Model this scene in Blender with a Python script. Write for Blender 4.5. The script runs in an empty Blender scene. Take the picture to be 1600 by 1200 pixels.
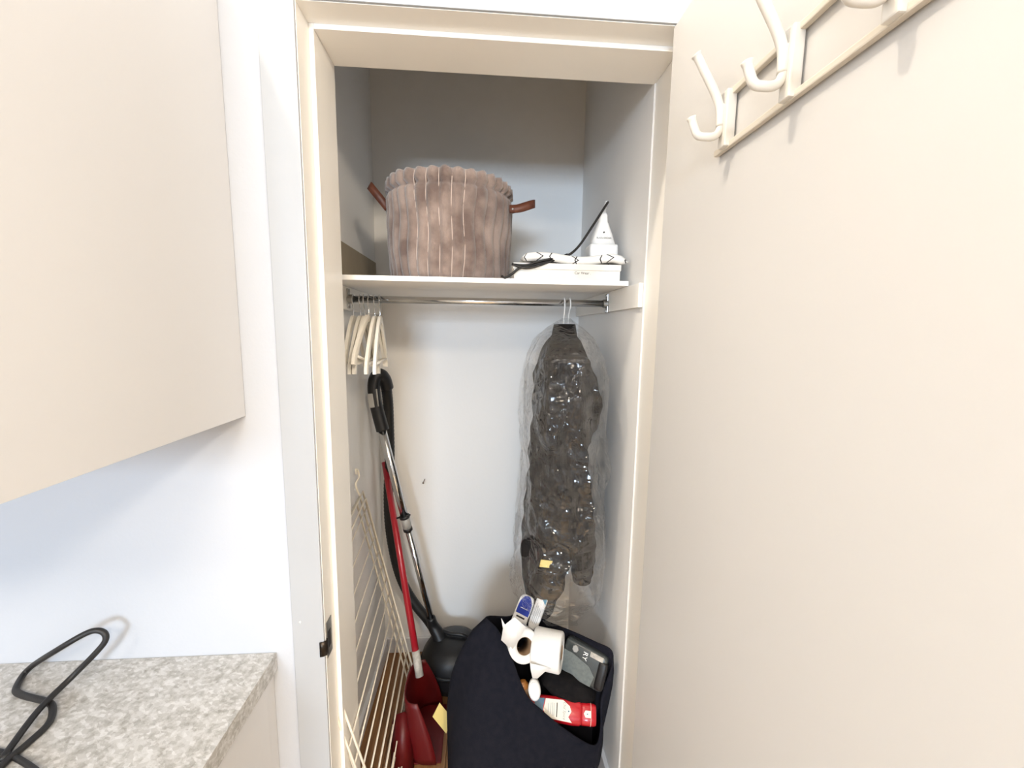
import bpy, bmesh, math, random
from mathutils import Vector, Matrix, noise
random.seed(7)
scene = bpy.context.scene
COL = scene.collection
PI = math.pi

# ------------------------------------------------------------------ camera
cam_d = bpy.data.cameras.new('camera'); cam = bpy.data.objects.new('camera', cam_d); COL.objects.link(cam)
cam_d.sensor_width = 36.0; cam_d.lens = 36.0 * 646.8 / 1600.0; cam_d.clip_start = 0.02
_R = Vector((0.99735, -0.07142, 0.01351)); _U = Vector((-0.00432, 0.12726, 0.99186)); _F = Vector((0.07256, 0.98929, -0.12662))
_m = Matrix((( _R.x, _U.x, -_F.x), (_R.y, _U.y, -_F.y), (_R.z, _U.z, -_F.z))).to_4x4()
_m.translation = Vector((0.34739, -0.87593, 1.45697))
cam.matrix_world = _m
scene.camera = cam

# ------------------------------------------------------------------ world, lamps, exposure
world = bpy.data.worlds.new('world'); scene.world = world; world.use_nodes = True
world.node_tree.nodes['Background'].inputs[0].default_value = (0.62, 0.75, 1.0, 1)
world.node_tree.nodes['Background'].inputs[1].default_value = 1.0
def lamp(name, kind, loc, energy, color, size=0.05, target=None, size_y=None):
    d = bpy.data.lights.new(name, kind); d.energy = energy; d.color = color
    if kind == 'AREA':
        d.size = size
        if size_y: d.shape = 'RECTANGLE'; d.size_y = size_y
    else:
        d.shadow_soft_size = size
    o = bpy.data.objects.new(name, d); COL.objects.link(o); o.location = loc
    if target: o.rotation_euler = (Vector(target) - Vector(loc)).to_track_quat('-Z', 'Y').to_euler()
    return o
# daylight coming in through the window behind the camera
lamp('window_daylight', 'AREA', (-0.36, -4.62, 1.80), 155, (0.66, 0.82, 1.0), 1.0, (-0.36, 0, 1.60), 0.72)
# ceiling lamps of the room: three small spots; then two added fill lights
LAMP_A, LAMP_B, LAMP_C, FILL_D, FILL_E = (-0.50, -0.37, 2.98), (-1.05, -0.956, 2.60), (1.30, -2.30, 2.40), (0.35, -2.40, 2.47), (-1.35, -2.60, 2.40)
lamp('ceiling_and_fill_light', 'POINT', LAMP_A, 66, (1.0, 0.89, 0.74), 0.03)
lamp('ceiling_and_fill_light', 'POINT', LAMP_B, 5, (1.0, 0.89, 0.74), 0.022)
lamp('ceiling_and_fill_light', 'POINT', LAMP_C, 122, (1.0, 0.88, 0.72), 0.14)
lamp('ceiling_and_fill_light', 'POINT', FILL_E, 30, (1.0, 0.89, 0.74), 0.06)  # extra fill light, added to brighten the right closet wall
lamp('warm_fill_light', 'AREA', FILL_D, 40, (1.0, 0.86, 0.68), 0.5, (0.35, -2.40, 0.0))  # warm fill added behind the camera to lift the closet and jambs
scene.view_settings.view_transform = 'Standard'
scene.view_settings.look = 'None'
scene.view_settings.exposure = 0.03
scene.view_settings.gamma = 1.0
scene.view_settings.use_curve_mapping = False
scene.cycles.caustics_reflective = False; scene.cycles.caustics_refractive = False

# ------------------------------------------------------------------ materials
def srgb(r, g, b):
    f = lambda c: (c/255/12.92) if c/255 <= 0.04045 else ((c/255+0.055)/1.055)**2.4
    return (f(r), f(g), f(b), 1)
def mat(name, col, rough=0.6, metal=0.0, col2=None, nscale=30, bump=0.0, bscale=200, sheen=0.0, coat=0.0, spec=0.5, nlo=0.35, nhi=0.65, stretch=None):
    m = bpy.data.materials.new(name); m.use_nodes = True
    nt = m.node_tree; b = nt.nodes['Principled BSDF']
    b.inputs['Base Color'].default_value = col; b.inputs['Roughness'].default_value = rough; b.inputs['Metallic'].default_value = metal
    b.inputs['Sheen Weight'].default_value = sheen; b.inputs['Coat Weight'].default_value = coat
    b.inputs['Specular IOR Level'].default_value = spec
    tc = nt.nodes.new('ShaderNodeTexCoord'); mp = nt.nodes.new('ShaderNodeMapping')
    nt.links.new(tc.outputs['Object'], mp.inputs[0])
    if stretch: mp.inputs['Scale'].default_value = stretch
    if col2:
        n = nt.nodes.new('ShaderNodeTexNoise'); n.inputs['Scale'].default_value = nscale; n.inputs['Detail'].default_value = 4
        r = nt.nodes.new('ShaderNodeValToRGB'); r.color_ramp.elements[0].color = col; r.color_ramp.elements[1].color = col2
        r.color_ramp.elements[0].position = nlo; r.color_ramp.elements[1].position = nhi
        nt.links.new(mp.outputs[0], n.inputs['Vector']); nt.links.new(n.outputs[0], r.inputs[0]); nt.links.new(r.outputs[0], b.inputs['Base Color'])
    if bump:
        n2 = nt.nodes.new('ShaderNodeTexNoise'); n2.inputs['Scale'].default_value = bscale; n2.inputs['Detail'].default_value = 3
        bp = nt.nodes.new('ShaderNodeBump'); bp.inputs['Strength'].default_value = bump; bp.inputs['Distance'].default_value = 0.002
        nt.links.new(mp.outputs[0], n2.inputs['Vector']); nt.links.new(n2.outputs[0], bp.inputs['Height']); nt.links.new(bp.outputs[0], b.inputs['Normal'])
    return m
M = {}
M['wall'] = mat('wall_paint', srgb(190, 193, 199), 0.7, bump=0.12, bscale=120)
M['closet'] = mat('closet_paint', srgb(241, 239, 236), 0.65, bump=0.15, bscale=90)
M['jamb'] = mat('jamb_gloss', srgb(247, 243, 236), 0.35, bump=0.05, bscale=40)
M['trim'] = mat('trim_gloss', srgb(172, 174, 177), 0.35, bump=0.05, bscale=40)
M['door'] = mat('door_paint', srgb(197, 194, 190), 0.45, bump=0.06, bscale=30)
M['cabinet'] = mat('cabinet_foil', srgb(212, 211, 211), 0.45)
M['shelf'] = mat('shelf_board', srgb(246, 244, 241), 0.5)
M['ceil'] = mat('ceiling_paint', srgb(238, 236, 232), 0.8)
M['floor'] = mat('wood_floor', srgb(122, 84, 50), 0.4, col2=srgb(150, 108, 68), nscale=6, stretch=(14, 1, 1), bump=0.1, bscale=60)
M['roomfloor'] = mat('oak_floor', srgb(205, 180, 146), 0.45, col2=srgb(190, 164, 130), nscale=6, stretch=(14, 1, 1))
M['base'] = mat('skirting_paint', srgb(226, 226, 228), 0.4)
M['rack'] = mat('rack_enamel', srgb(214, 209, 200), 0.32, coat=0.2)
M['railm'] = mat('rail_enamel', srgb(200, 192, 178), 0.35)
M['chrome'] = mat('chrome', srgb(205, 205, 205), 0.14, 1.0)
M['steel'] = mat('brushed_steel', srgb(170, 168, 164), 0.3, 1.0, bump=0.05, bscale=300)
M['strike'] = mat('dark_metal', srgb(60, 54, 48), 0.35, 1.0)
M['blackp'] = mat('black_plastic', srgb(20, 20, 22), 0.45)
M['blackr'] = mat('black_rubber', srgb(22, 22, 22), 0.5)
M['silverp'] = mat('silver_plastic', srgb(160, 158, 154), 0.35)
M['cord'] = mat('black_cord', srgb(26, 24, 23), 0.5, bump=0.2, bscale=900)
M['plush'] = mat('plush_fabric', srgb(104, 86, 78), 0.95, col2=srgb(148, 130, 120), nscale=14, bump=0.8, bscale=500, sheen=0.5, nlo=0.36, nhi=0.62)
M['seam'] = mat('seam_thread', srgb(196, 178, 166), 0.9)
M['leather'] = mat('brown_leather', srgb(98, 54, 36), 0.5, col2=srgb(76, 40, 28), nscale=40, bump=0.2, bscale=400)
M['taupe'] = mat('taupe_surface', srgb(160, 147, 126), 0.7, col2=srgb(150, 137, 116), nscale=8)
M['white'] = mat('white_plastic', srgb(236, 236, 234), 0.35)
M['card'] = mat('white_card', srgb(232, 228, 220), 0.6, col2=srgb(220, 214, 204), nscale=12)
M['hangw'] = mat('white_lacquer', srgb(240, 234, 222), 0.35)
M['ink'] = mat('ink', srgb(40, 36, 34), 0.6)
M['grey_ink'] = mat('grey_ink', srgb(150, 150, 150), 0.6)
M['wire'] = mat('cream_wire', srgb(238, 229, 212), 0.45)
M['red'] = mat('red_plastic', srgb(92, 8, 12), 0.45)
M['redpole'] = mat('red_pole', srgb(160, 26, 40), 0.3, coat=0.3)
M['sock'] = mat('grey_socket', srgb(190, 184, 174), 0.6, col2=srgb(160, 154, 146), nscale=80)
M['felt'] = mat('navy_felt', srgb(20, 22, 31), 0.95, col2=srgb(27, 27, 35), nscale=60, bump=0.5, bscale=700, spec=0.15)
M['cloth'] = mat('black_cloth', srgb(20, 19, 21), 0.95, col2=srgb(28, 26, 26), nscale=40, bump=0.6, bscale=600, spec=0.1)
M['bagin'] = mat('black_lining', srgb(20, 20, 26), 0.9, spec=0.15)
M['paper'] = mat('tissue_paper', srgb(238, 236, 232), 0.9, bump=0.3, bscale=300)
M['tube'] = mat('cardboard_core', srgb(140, 112, 84), 0.85)
M['yellow'] = mat('yellow_paper', srgb(228, 206, 130), 0.8)
M['amber'] = mat('amber_plastic', srgb(150, 95, 40), 0.3)
M['blue'] = mat('blue_print', srgb(30, 52, 150), 0.35)
M['teal'] = mat('teal_print', srgb(52, 128, 158), 0.35)
M['pack'] = mat('white_pack', srgb(232, 230, 228), 0.4)
M['dgrey'] = mat('dark_grey_plastic', srgb(58, 62, 62), 0.3, coat=0.2)
M['mgrey'] = mat('mid_grey_panel', srgb(104, 110, 108), 0.6, col2=srgb(92, 98, 96), nscale=120)
M['lotion'] = mat('red_bottle', srgb(180, 22, 34), 0.3, coat=0.4)
M['label'] = mat('cream_label', srgb(228, 222, 208), 0.5)
M['navyl'] = mat('blue_label', srgb(28, 86, 116), 0.4)
M['jacket'] = mat('jacket_cloth', srgb(32, 28, 26), 0.85, col2=srgb(22, 20, 21), nscale=14, bump=0.5, bscale=60, spec=0.2)
M['nail'] = mat('nail_steel', srgb(110, 100, 88), 0.4, 0.8)
# terrazzo-like laminate: light flakes in a grey ground
def terrazzo():
    m = bpy.data.materials.new('flecked_laminate'); m.use_nodes = True; nt = m.node_tree; b = nt.nodes['Principled BSDF']
    tc = nt.nodes.new('ShaderNodeTexCoord'); mp = nt.nodes.new('ShaderNodeMapping'); mp.inputs['Scale'].default_value = (1.0, 1.0, 1.0)
    mp.inputs['Rotation'].default_value = (0, 0, 0.5)
    nt.links.new(tc.outputs['Object'], mp.inputs[0])
    v = nt.nodes.new('ShaderNodeTexVoronoi'); v.inputs['Scale'].default_value = 190
    n = nt.nodes.new('ShaderNodeTexNoise'); n.inputs['Scale'].default_value = 55; n.inputs['Detail'].default_value = 6; n.inputs['Roughness'].default_value = 0.7
    st = nt.nodes.new('ShaderNodeMapping'); st.inputs['Scale'].default_value = (0.55, 1.0, 1.0)
    nt.links.new(mp.outputs[0], st.inputs[0]); nt.links.new(st.outputs[0], v.inputs['Vector']); nt.links.new(mp.outputs[0], n.inputs['Vector'])
    bw = nt.nodes.new('ShaderNodeRGBToBW'); nt.links.new(v.outputs['Color'], bw.inputs[0])
    r = nt.nodes.new('ShaderNodeValToRGB'); e = r.color_ramp.elements
    e[0].position = 0.25; e[0].color = srgb(180, 178, 174); e[1].position = 0.8; e[1].color = srgb(207, 206, 204)
    nt.links.new(bw.outputs[0], r.inputs[0])
    r2 = nt.nodes.new('ShaderNodeValToRGB'); r2.color_ramp.elements[0].position = 0.34; r2.color_ramp.elements[0].color = srgb(196, 193, 186)
    r2.color_ramp.elements[1].position = 0.56; r2.color_ramp.elements[1].color = (1, 1, 1, 1); nt.links.new(n.outputs[0], r2.inputs[0])
    mx = nt.nodes.new('ShaderNodeMix'); mx.data_type = 'RGBA'; mx.blend_type = 'MULTIPLY'; mx.inputs[0].default_value = 0.8
    nt.links.new(r.outputs[0], mx.inputs[6]); nt.links.new(r2.outputs[0], mx.inputs[7]); nt.links.new(mx.outputs[2], b.inputs['Base Color'])
    b.inputs['Roughness'].default_value = 0.4
    return m
M['stone'] = terrazzo()
# white cover printed with thin black crossing lines
def gridcover():
    m = bpy.data.materials.new('printed_cover'); m.use_nodes = True; nt = m.node_tree; b = nt.nodes['Principled BSDF']
    tc = nt.nodes.new('ShaderNodeTexCoord'); mp = nt.nodes.new('ShaderNodeMapping'); mp.inputs['Rotation'].default_value = (0, 0, 0.62)
    nt.links.new(tc.outputs['Object'], mp.inputs[0]); sp = nt.nodes.new('ShaderNodeSeparateXYZ'); nt.links.new(mp.outputs[0], sp.inputs[0])
    outs = []
    for ax in ('X', 'Y'):
        a = nt.nodes.new('ShaderNodeMath'); a.operation = 'PINGPONG'; a.inputs[1].default_value = 0.028; nt.links.new(sp.outputs[ax], a.inputs[0])
        c = nt.nodes.new('ShaderNodeMath'); c.operation = 'LESS_THAN'; c.inputs[1].default_value = 0.0013; nt.links.new(a.outputs[0], c.inputs[0]); outs.append(c)
    mxm = nt.nodes.new('ShaderNodeMath'); mxm.operation = 'MAXIMUM'; nt.links.new(outs[0].outputs[0], mxm.inputs[0]); nt.links.new(outs[1].outputs[0], mxm.inputs[1])
    mx = nt.nodes.new('ShaderNodeMix'); mx.data_type = 'RGBA'; mx.inputs[6].default_value = srgb(238, 236, 232); mx.inputs[7].default_value = srgb(30, 28, 28)
    nt.links.new(mxm.outputs[0], mx.inputs[0]); nt.links.new(mx.outputs[2], b.inputs['Base Color']); b.inputs['Roughness'].default_value = 0.85
    return m
M['grid'] = gridcover()
# thin clear plastic film
def film():
    m = bpy.data.materials.new('clear_film'); m.use_nodes = True; nt = m.node_tree; nt.nodes.remove(nt.nodes['Principled BSDF'])
    out = nt.nodes['Material Output']; N = nt.nodes.new; Lk = nt.links.new
    tr = N('ShaderNodeBsdfTransparent'); tr.inputs[0].default_value = (0.98, 0.98, 0.98, 1)
    gl = N('ShaderNodeBsdfGlossy'); gl.inputs['Roughness'].default_value = 0.09; gl.inputs[0].default_value = (1, 1, 1, 1)
    df = N('ShaderNodeBsdfDiffuse'); df.inputs[0].default_value = (0.9, 0.9, 0.9, 1)
    fr = N('ShaderNodeLayerWeight'); fr.inputs['Blend'].default_value = 0.25
    tc = N('ShaderNodeTexCoord'); mp = N('ShaderNodeMapping'); mp.inputs['Scale'].default_value = (1, 1, 1.5); mp.inputs['Rotation'].default_value = (0.3, 0.5, 0); Lk(tc.outputs['Object'], mp.inputs[0])
    wn_ = N('ShaderNodeTexNoise'); wn_.inputs['Scale'].default_value = 7; wn_.inputs['Detail'].default_value = 2; Lk(mp.outputs[0], wn_.inputs['Vector'])
    ad = N('ShaderNodeMix'); ad.data_type = 'RGBA'; ad.blend_type = 'ADD'; ad.inputs[0].default_value = 0.3; Lk(mp.outputs[0], ad.inputs[6]); Lk(wn_.outputs['Color'], ad.inputs[7])
    v = N('ShaderNodeTexVoronoi'); v.inputs['Scale'].default_value = 17; v.feature = 'F2'; Lk(ad.outputs[2], v.inputs['Vector'])
    bp = N('ShaderNodeBump'); bp.inputs['Strength'].default_value = 0.55; bp.inputs['Distance'].default_value = 0.020; Lk(v.outputs['Distance'], bp.inputs['Height'])
    Lk(bp.outputs[0], gl.inputs['Normal'])
    a = N('ShaderNodeMixShader'); a.inputs[0].default_value = 0.010; Lk(tr.outputs[0], a.inputs[1]); Lk(df.outputs[0], a.inputs[2])
    k = N('ShaderNodeMapRange'); k.inputs['To Min'].default_value = 0.022; k.inputs['To Max'].default_value = 0.5; Lk(fr.outputs['Facing'], k.inputs['Value'])
    c = N('ShaderNodeMixShader'); Lk(k.outputs[0], c.inputs[0]); Lk(a.outputs[0], c.inputs[1]); Lk(gl.outputs[0], c.inputs[2])
    Lk(c.outputs[0], out.inputs['Surface'])
    return m
M['film'] = film()

# ------------------------------------------------------------------ mesh helpers
def link(name, me, m, parent=None, smooth=False):
    o = bpy.data.objects.new(name, me); COL.objects.link(o)
    me.materials.clear(); me.materials.append(M[m] if isinstance(m, str) else m)
    if smooth:
        for p in me.polygons: p.use_smooth = True
    if parent is not None:
        o.parent = parent; o.matrix_parent_inverse = parent.matrix_world.inverted() if False else Matrix.Translation(-parent.location) if parent.rotation_euler[:] == (0, 0, 0) else Matrix.Identity(4)
    return o
def bmobj(name, bm, m, parent=None, smooth=False):
    bmesh.ops.recalc_face_normals(bm, faces=bm.faces)
    me = bpy.data.meshes.new(name); bm.to_mesh(me); bm.free()
    return link(name, me, m, parent, smooth)
def box(bm, x0, x1, y0, y1, z0, z1, bev=0.0, mtx=None):
    r = bmesh.ops.create_cube(bm, size=1.0); vs = r['verts']
    for v in vs:
        v.co = Vector(((x0+x1)/2 + v.co.x*(x1-x0), (y0+y1)/2 + v.co.y*(y1-y0), (z0+z1)/2 + v.co.z*(z1-z0)))
    if bev > 0:
        es = list({e for v in vs for e in v.link_edges})
        r2 = bmesh.ops.bevel(bm, geom=es, offset=bev, segments=2, affect='EDGES', profile=0.6)
        vs = list({v for f in r2['faces'] for v in f.verts} | {v for v in vs if v.is_valid})
    if mtx is not None:
        for v in vs: v.co = mtx @ v.co
    return vs
def boxo(name, x0, x1, y0, y1, z0, z1, m, parent=None, bev=0.0):
    bm = bmesh.new(); box(bm, x0, x1, y0, y1, z0, z1, bev); return bmobj(name, bm, m, parent)
def catmull(pts, n=6, closed=False):
    P = [Vector(p) for p in pts]; out = []; L = len(P)
    rng = range(L) if closed else range(L-1)
    for i in rng:
        if closed: p0, p1, p2, p3 = P[i-1], P[i], P[(i+1) % L], P[(i+2) % L]
        else: p0, p1, p2, p3 = P[max(i-1, 0)], P[i], P[i+1], P[min(i+2, L-1)]
        for k in range(n):
            t = k/n
            out.append(0.5*((2*p1) + (-p0+p2)*t + (2*p0-5*p1+4*p2-p3)*t*t + (-p0+3*p1-3*p2+p3)*t**3))
    if not closed: out.append(P[-1].copy())
    return out
def tube(bm, pts, r, seg=10, closed=False, cap=True, flat=None):
    P = [Vector(p) for p in pts]; L = len(P); rings = []
    rr = r if isinstance(r, (list, tuple)) else [r]*L
    t0 = (P[1]-P[0]).normalized(); n = t0.orthogonal().normalized()
    for i in range(L):
        if closed: t = (P[(i+1) % L]-P[i-1])
        else: t = (P[min(i+1, L-1)]-P[max(i-1, 0)])
        if t.length < 1e-9: t = t0
        t.normalize(); n = (n - t*n.dot(t))
        if n.length < 1e-6: n = t.orthogonal()
        n.normalize(); b = t.cross(n)
        ring = [bm.verts.new(P[i] + rr[i]*(math.cos(2*PI*k/seg)*n + math.sin(2*PI*k/seg)*b)) for k in range(seg)]
        rings.append(ring)
    for i in range(L if closed else L-1):
        a, c = rings[i], rings[(i+1) % L]
        for k in range(seg): bm.faces.new((a[k], a[(k+1) % seg], c[(k+1) % seg], c[k]))
    if cap and not closed:
        bm.faces.new(rings[0][::-1]); bm.faces.new(rings[-1])
    return rings
def tubeo(name, pts, r, m, parent=None, seg=10, smooth_n=0, closed=False):
    bm = bmesh.new(); tube(bm, catmull(pts, smooth_n, closed) if smooth_n else pts, r, seg, closed); return bmobj(name, bm, m, parent, True)
def loft(bm, rings, closed=True, cap0=False, cap1=False):
    R = [[bm.verts.new(Vector(p)) for p in ring] for ring in rings]; n = len(R[0])
    for i in range(len(R)-1):
        for k in range(n if closed else n-1):
            bm.faces.new((R[i][k], R[i][(k+1) % n], R[i+1][(k+1) % n], R[i+1][k]))
    if cap0: bm.faces.new(R[0][::-1])
    if cap1: bm.faces.new(R[-1])
    return R
def frame(origin, xdir, ydir):
    x = Vector(xdir).normalized(); y = Vector(ydir); y = (y - x*y.dot(x)).normalized(); z = x.cross(y)
    m = Matrix(((x.x, y.x, z.x, origin[0]), (x.y, y.y, z.y, origin[1]), (x.z, y.z, z.z, origin[2]), (0, 0, 0, 1)))
    return m
def lathe(bm, prof, mtx=None, seg=32, sx=1.0, sy=1.0, cap0=True, cap1=True):
    rings = []
    for r, z in prof:
        rings.append([(mtx or Matrix.Identity(4)) @ Vector((r*sx*math.cos(2*PI*k/seg), r*sy*math.sin(2*PI*k/seg), z)) for k in range(seg)])
    return loft(bm, rings, True, cap0, cap1)
def solid(o, th, off=0.0):
    md = o.modifiers.new('solidify', 'SOLIDIFY'); md.thickness = th; md.offset = off; return o
def subd(o, n=1):
    md = o.modifiers.new('subdivision', 'SUBSURF'); md.levels = n; md.render_levels = n; return o
def text(name, body, size, mtx, m, parent=None, extrude=0.0003, align='CENTER', shear=0.0):
    cu = bpy.data.curves.new(name, 'FONT'); cu.body = body; cu.size = size; cu.extrude = extrude; cu.align_x = align; cu.align_y = 'CENTER'; cu.shear = shear
    t = bpy.data.objects.new(name, cu); COL.objects.link(t)
    dg = bpy.context.evaluated_depsgraph_get(); me = bpy.data.meshes.new_from_object(t.evaluated_get(dg))
    bpy.data.objects.remove(t); me.transform(mtx)
    return link(name, me, m, parent)
def tag(o, label, cat, group=None):
    o['label'] = label; o['category'] = cat
    if group: o['group'] = group
    return o
def thing(name, label, cat, loc=(0, 0, 0), group=None):
    o = bpy.data.objects.new(name, None); COL.objects.link(o); o.location = loc; o.empty_display_size = 0.05
    return tag(o, label, cat, group)
def struct(o): o['kind'] = 'structure'; return o

# ------------------------------------------------------------------ room shell
LX, RX, BY, FZ, CZ = -0.085, 0.756, 0.88, 0.0, 3.1
bm = bmesh.new()
box(bm, -1.9, -0.02, 0.0, 0.17, -0.13, CZ); box(bm, 0.79, 2.3, 0.0, 0.17, -0.13, CZ)
box(bm, -0.02, 0.79, 0.0, 0.17, 2.078, CZ); box(bm, -0.02, 0.79, 0.0, 0.17, -0.13, -0.02)
struct(bmobj('wall_doorway', bm, 'wall'))
struct(boxo('wall_left', -0.14, LX, 0.17, 0.94, -0.13, CZ, 'closet'))
struct(boxo('wall_right', RX, 0.81, 0.17, 0.94, -0.13, CZ, 'closet'))
wb = struct(boxo('wall_back', LX, RX, BY, 0.94, -0.13, CZ, 'closet'))
struct(boxo('ceiling', -1.96, 2.36, -4.56, 0.94, CZ, CZ+0.06, 'ceil'))
struct(boxo('floor_room', -1.96, 2.36, -4.56, 0.0, -0.19, -0.13, 'roomfloor'))
fl = struct(boxo('floor', LX, RX, 0.17, BY, -0.06, -0.012, 'floor'))
xs = [-0.085 + 0.1051*i for i in range(9)]
pm = None
for i in range(8):
    if pm is None:
        p = boxo('plank', 0.0, 0.1036, 0.171, 0.878, -0.012, 0.0, 'floor', fl, 0.0012); pm = p.data
    else:
        p = bpy.data.objects.new('plank', pm); COL.objects.link(p); p.parent = fl
    p.location = (xs[i], 0.0, 0)
struct(boxo('wall_room_left', -1.96, -1.9, -4.5, 0.17, -0.13, CZ, 'wall'))
struct(boxo('wall_room_right', 2.3, 2.36, -4.5, 0.17, -0.13, CZ, 'wall'))
WX0, WX1, WZ0, WZ1 = -0.88, 0.16, 1.42, 2.18
bm = bmesh.new()
box(bm, -1.96, WX0, -4.56, -4.5, -0.13, CZ); box(bm, WX1, 2.36, -4.56, -4.5, -0.13, CZ)
box(bm, WX0, WX1, -4.56, -4.5, WZ1, CZ); box(bm, WX0, WX1, -4.56, -4.5, -0.13, WZ0)
struct(bmobj('wall_window', bm, 'wall'))
wn = bpy.data.objects.new('window_1', None); COL.objects.link(wn); wn.location = (-0.55, -4.53, WZ0); struct(wn)
boxo('window_sill', WX0-0.03, WX1+0.03, -4.52, -4.44, WZ0-0.02, WZ0, 'trim', wn)
for a in ((WX0, WX0+0.04, WZ0, WZ1), (WX1-0.04, WX1, WZ0, WZ1), (WX0+0.04, WX1-0.04, WZ0, WZ0+0.04), (WX0+0.04, WX1-0.04, WZ1-0.04, WZ1), (-0.375, -0.345, WZ0+0.04, WZ1-0.04)):
    boxo('window_frame', a[0], a[1], -4.55, -4.51, a[2], a[3], 'trim', wn)

# door frame: jambs, stops, casings
DR, DJ, H1, H2, JW = 0.057, 0.1755, 2.059, 2.049, 0.770
t = struct(boxo('trim_1', -0.02, 0.0, 0.0, 0.17, -0.02, H1+0.02, 'jamb'))          # left jamb
boxo('door_stop', 0.0, 0.0101, DR, DJ, 0.0, H1, 'jamb', t, 0.0012)
t = struct(boxo('trim_2', JW, JW+0.02, 0.0, 0.17, -0.02, H1+0.02, 'jamb'))         # right jamb
boxo('door_stop', JW-0.0101, JW, DR, DJ, 0.0, H1, 'jamb', t, 0.0012)
t = struct(boxo('trim_3', 0.0, JW, 0.0, 0.17, H1, H1+0.02, 'jamb'))                # head
boxo('door_stop', 0.0101, JW-0.0101, DR, DJ, H2, H1, 'jamb', t, 0.0012)
struct(boxo('trim_4', -0.068, -0.001, -0.006, 0.002, -0.13, H1+0.069, 'trim', None, 0.002))   # left casing
struct(boxo('trim_5', -0.001, 0.84, -0.006, 0.002, H1+0.001, H1+0.069, 'trim', None, 0.002))  # head casing
struct(boxo('trim_6', 0.772, 0.84, -0.006, 0.002, -0.13, H1, 'trim', None, 0.002))
struct(boxo('trim_7', -0.0, JW, 0.0, 0.17, -0.02, 0.003, 'jamb'))                    # sill
# closet skirting
struct(boxo('baseboard_back', LX+0.013, RX-0.013, BY-0.013, BY, 0.0, 0.069, 'base', None, 0.002))
struct(boxo('baseboard_left', LX, LX+0.013, 0.18, BY, 0.0, 0.069, 'base', None, 0.002))
struct(boxo('baseboard_right', RX-0.013, RX, 0.18, BY, 0.0, 0.085, 'base', None, 0.002))
# strike plate on the left jamb
sp = thing('strike_plate', 'small dark metal strike plate on the left door jamb', 'strike plate', (0.0, 0.02, 0.72))
boxo('plate', 0.0, 0.0018, 0.004, 0.034, 0.715, 0.80, 'steel', sp)
bm = bmesh.new()
lp = [(-0.001, 0.006, 0), (0.0035, 0.003, 0), (0.003, -0.004, 0), (-0.004, -0.0085, 0), (-0.010, -0.009, 0)]
loft(bm, [[(x, y, 0.73), (x, y, 0.765)] for x, y, _ in lp], False); solid(bmobj('lip', bm, 'strike', sp, True), 0.002)
boxo('keep_hole', 0.0012, 0.0022, 0.012, 0.026, 0.735, 0.775, 'blackp', sp)

# the open door, its leaf standing square to the wall
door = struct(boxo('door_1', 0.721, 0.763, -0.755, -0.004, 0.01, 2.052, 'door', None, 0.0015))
# ------------------------------------------------------------------ hook rack on the door
hr = thing('hook_rack', 'long white ladder-style coat hook rack screwed to the open door', 'hook rack', (0.721, -0.40, 1.737))
boxo('rail', 0.7105, 0.7185, -0.70, -0.206, 1.733, 1.742, 'railm', hr, 0.002)
boxo('rail', 0.7105, 0.7185, -0.70, -0.206, 1.806, 1.815, 'railm', hr, 0.002)
HY = [-0.235, -0.365, -0.495, -0.625]
for hy in HY:
    boxo('upright', 0.7035, 0.7185, hy-0.012, hy+0.006, 1.7345, 1.8135, 'rack', hr, 0.002)
    bm = bmesh.new(); lathe(bm, [(0.006, 0), (0.006, 0.010)], frame((0.7215, hy, 1.79), (0, 1, 0), (0, 0, 1)), 12); bmobj('standoff', bm, 'rack', hr)
    bm = bmesh.new()
    q = catmull([(0.702, hy, 1.765), (0.700, hy, 1.790), (0.690, hy, 1.812), (0.676, hy, 1.834), (0.664, hy, 1.853), (0.658, hy, 1.862)], 5)
    tube(bm, q, [0.0062]*(len(q)-4) + [0.0062, 0.0064, 0.0074, 0.0076], 12)
    hk = bmobj('hook', bm, 'rack', hr, True)
    bm = bmesh.new()
    q = catmull([(0.702, hy, 1.795), (0.703, hy, 1.770), (0.700, hy, 1.757), (0.692, hy, 1.751), (0.678, hy, 1.750), (0.668, hy, 1.752), (0.662, hy, 1.762), (0.657, hy, 1.776)], 5)
    tube(bm, q, [0.0058]*(len(q)-4) + [0.0058, 0.006, 0.007, 0.0072], 12); bmobj('hook', bm, 'rack', hr, True)
# ------------------------------------------------------------------ kitchen units left of the doorway
wc = thing('wall_cabinet', 'large plain cream wall cabinet hung above the flecked worktop', 'cabinet', (-0.45, 0.0, 1.276))
boxo('side_panel', -0.156, -0.138, -0.58, -0.001, 1.276, 2.13, 'cabinet', wc, 0.001)
boxo('carcass', -0.90, -0.156, -0.575, -0.001, 1.29, 2.13, 'cabinet', wc)
boxo('door', -0.90, -0.140, -0.60, -0.581, 1.280, 2.126, 'cabinet', wc, 0.001)
ct = tag(boxo('countertop', -1.2, -0.107, -0.60, -0.001, 0.697, 0.739, 'stone', None, 0.0015), 'grey flecked laminate worktop against the white wall', 'countertop')
bc = thing('base_cabinet', 'white kitchen base cabinet under the flecked worktop', 'cabinet', (-0.6, -0.3, -0.13))
boxo('side_panel', -0.132, -0.114, -0.57, -0.036, -0.13, 0.696, 'cabinet', bc, 0.001)
boxo('filler_strip', -0.136, -0.1165, -0.034, -0.001, -0.13, 0.696, 'cabinet', bc)
boxo('carcass', -1.2, -0.136, -0.565, -0.036, -0.13, 0.696, 'cabinet', bc)
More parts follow.
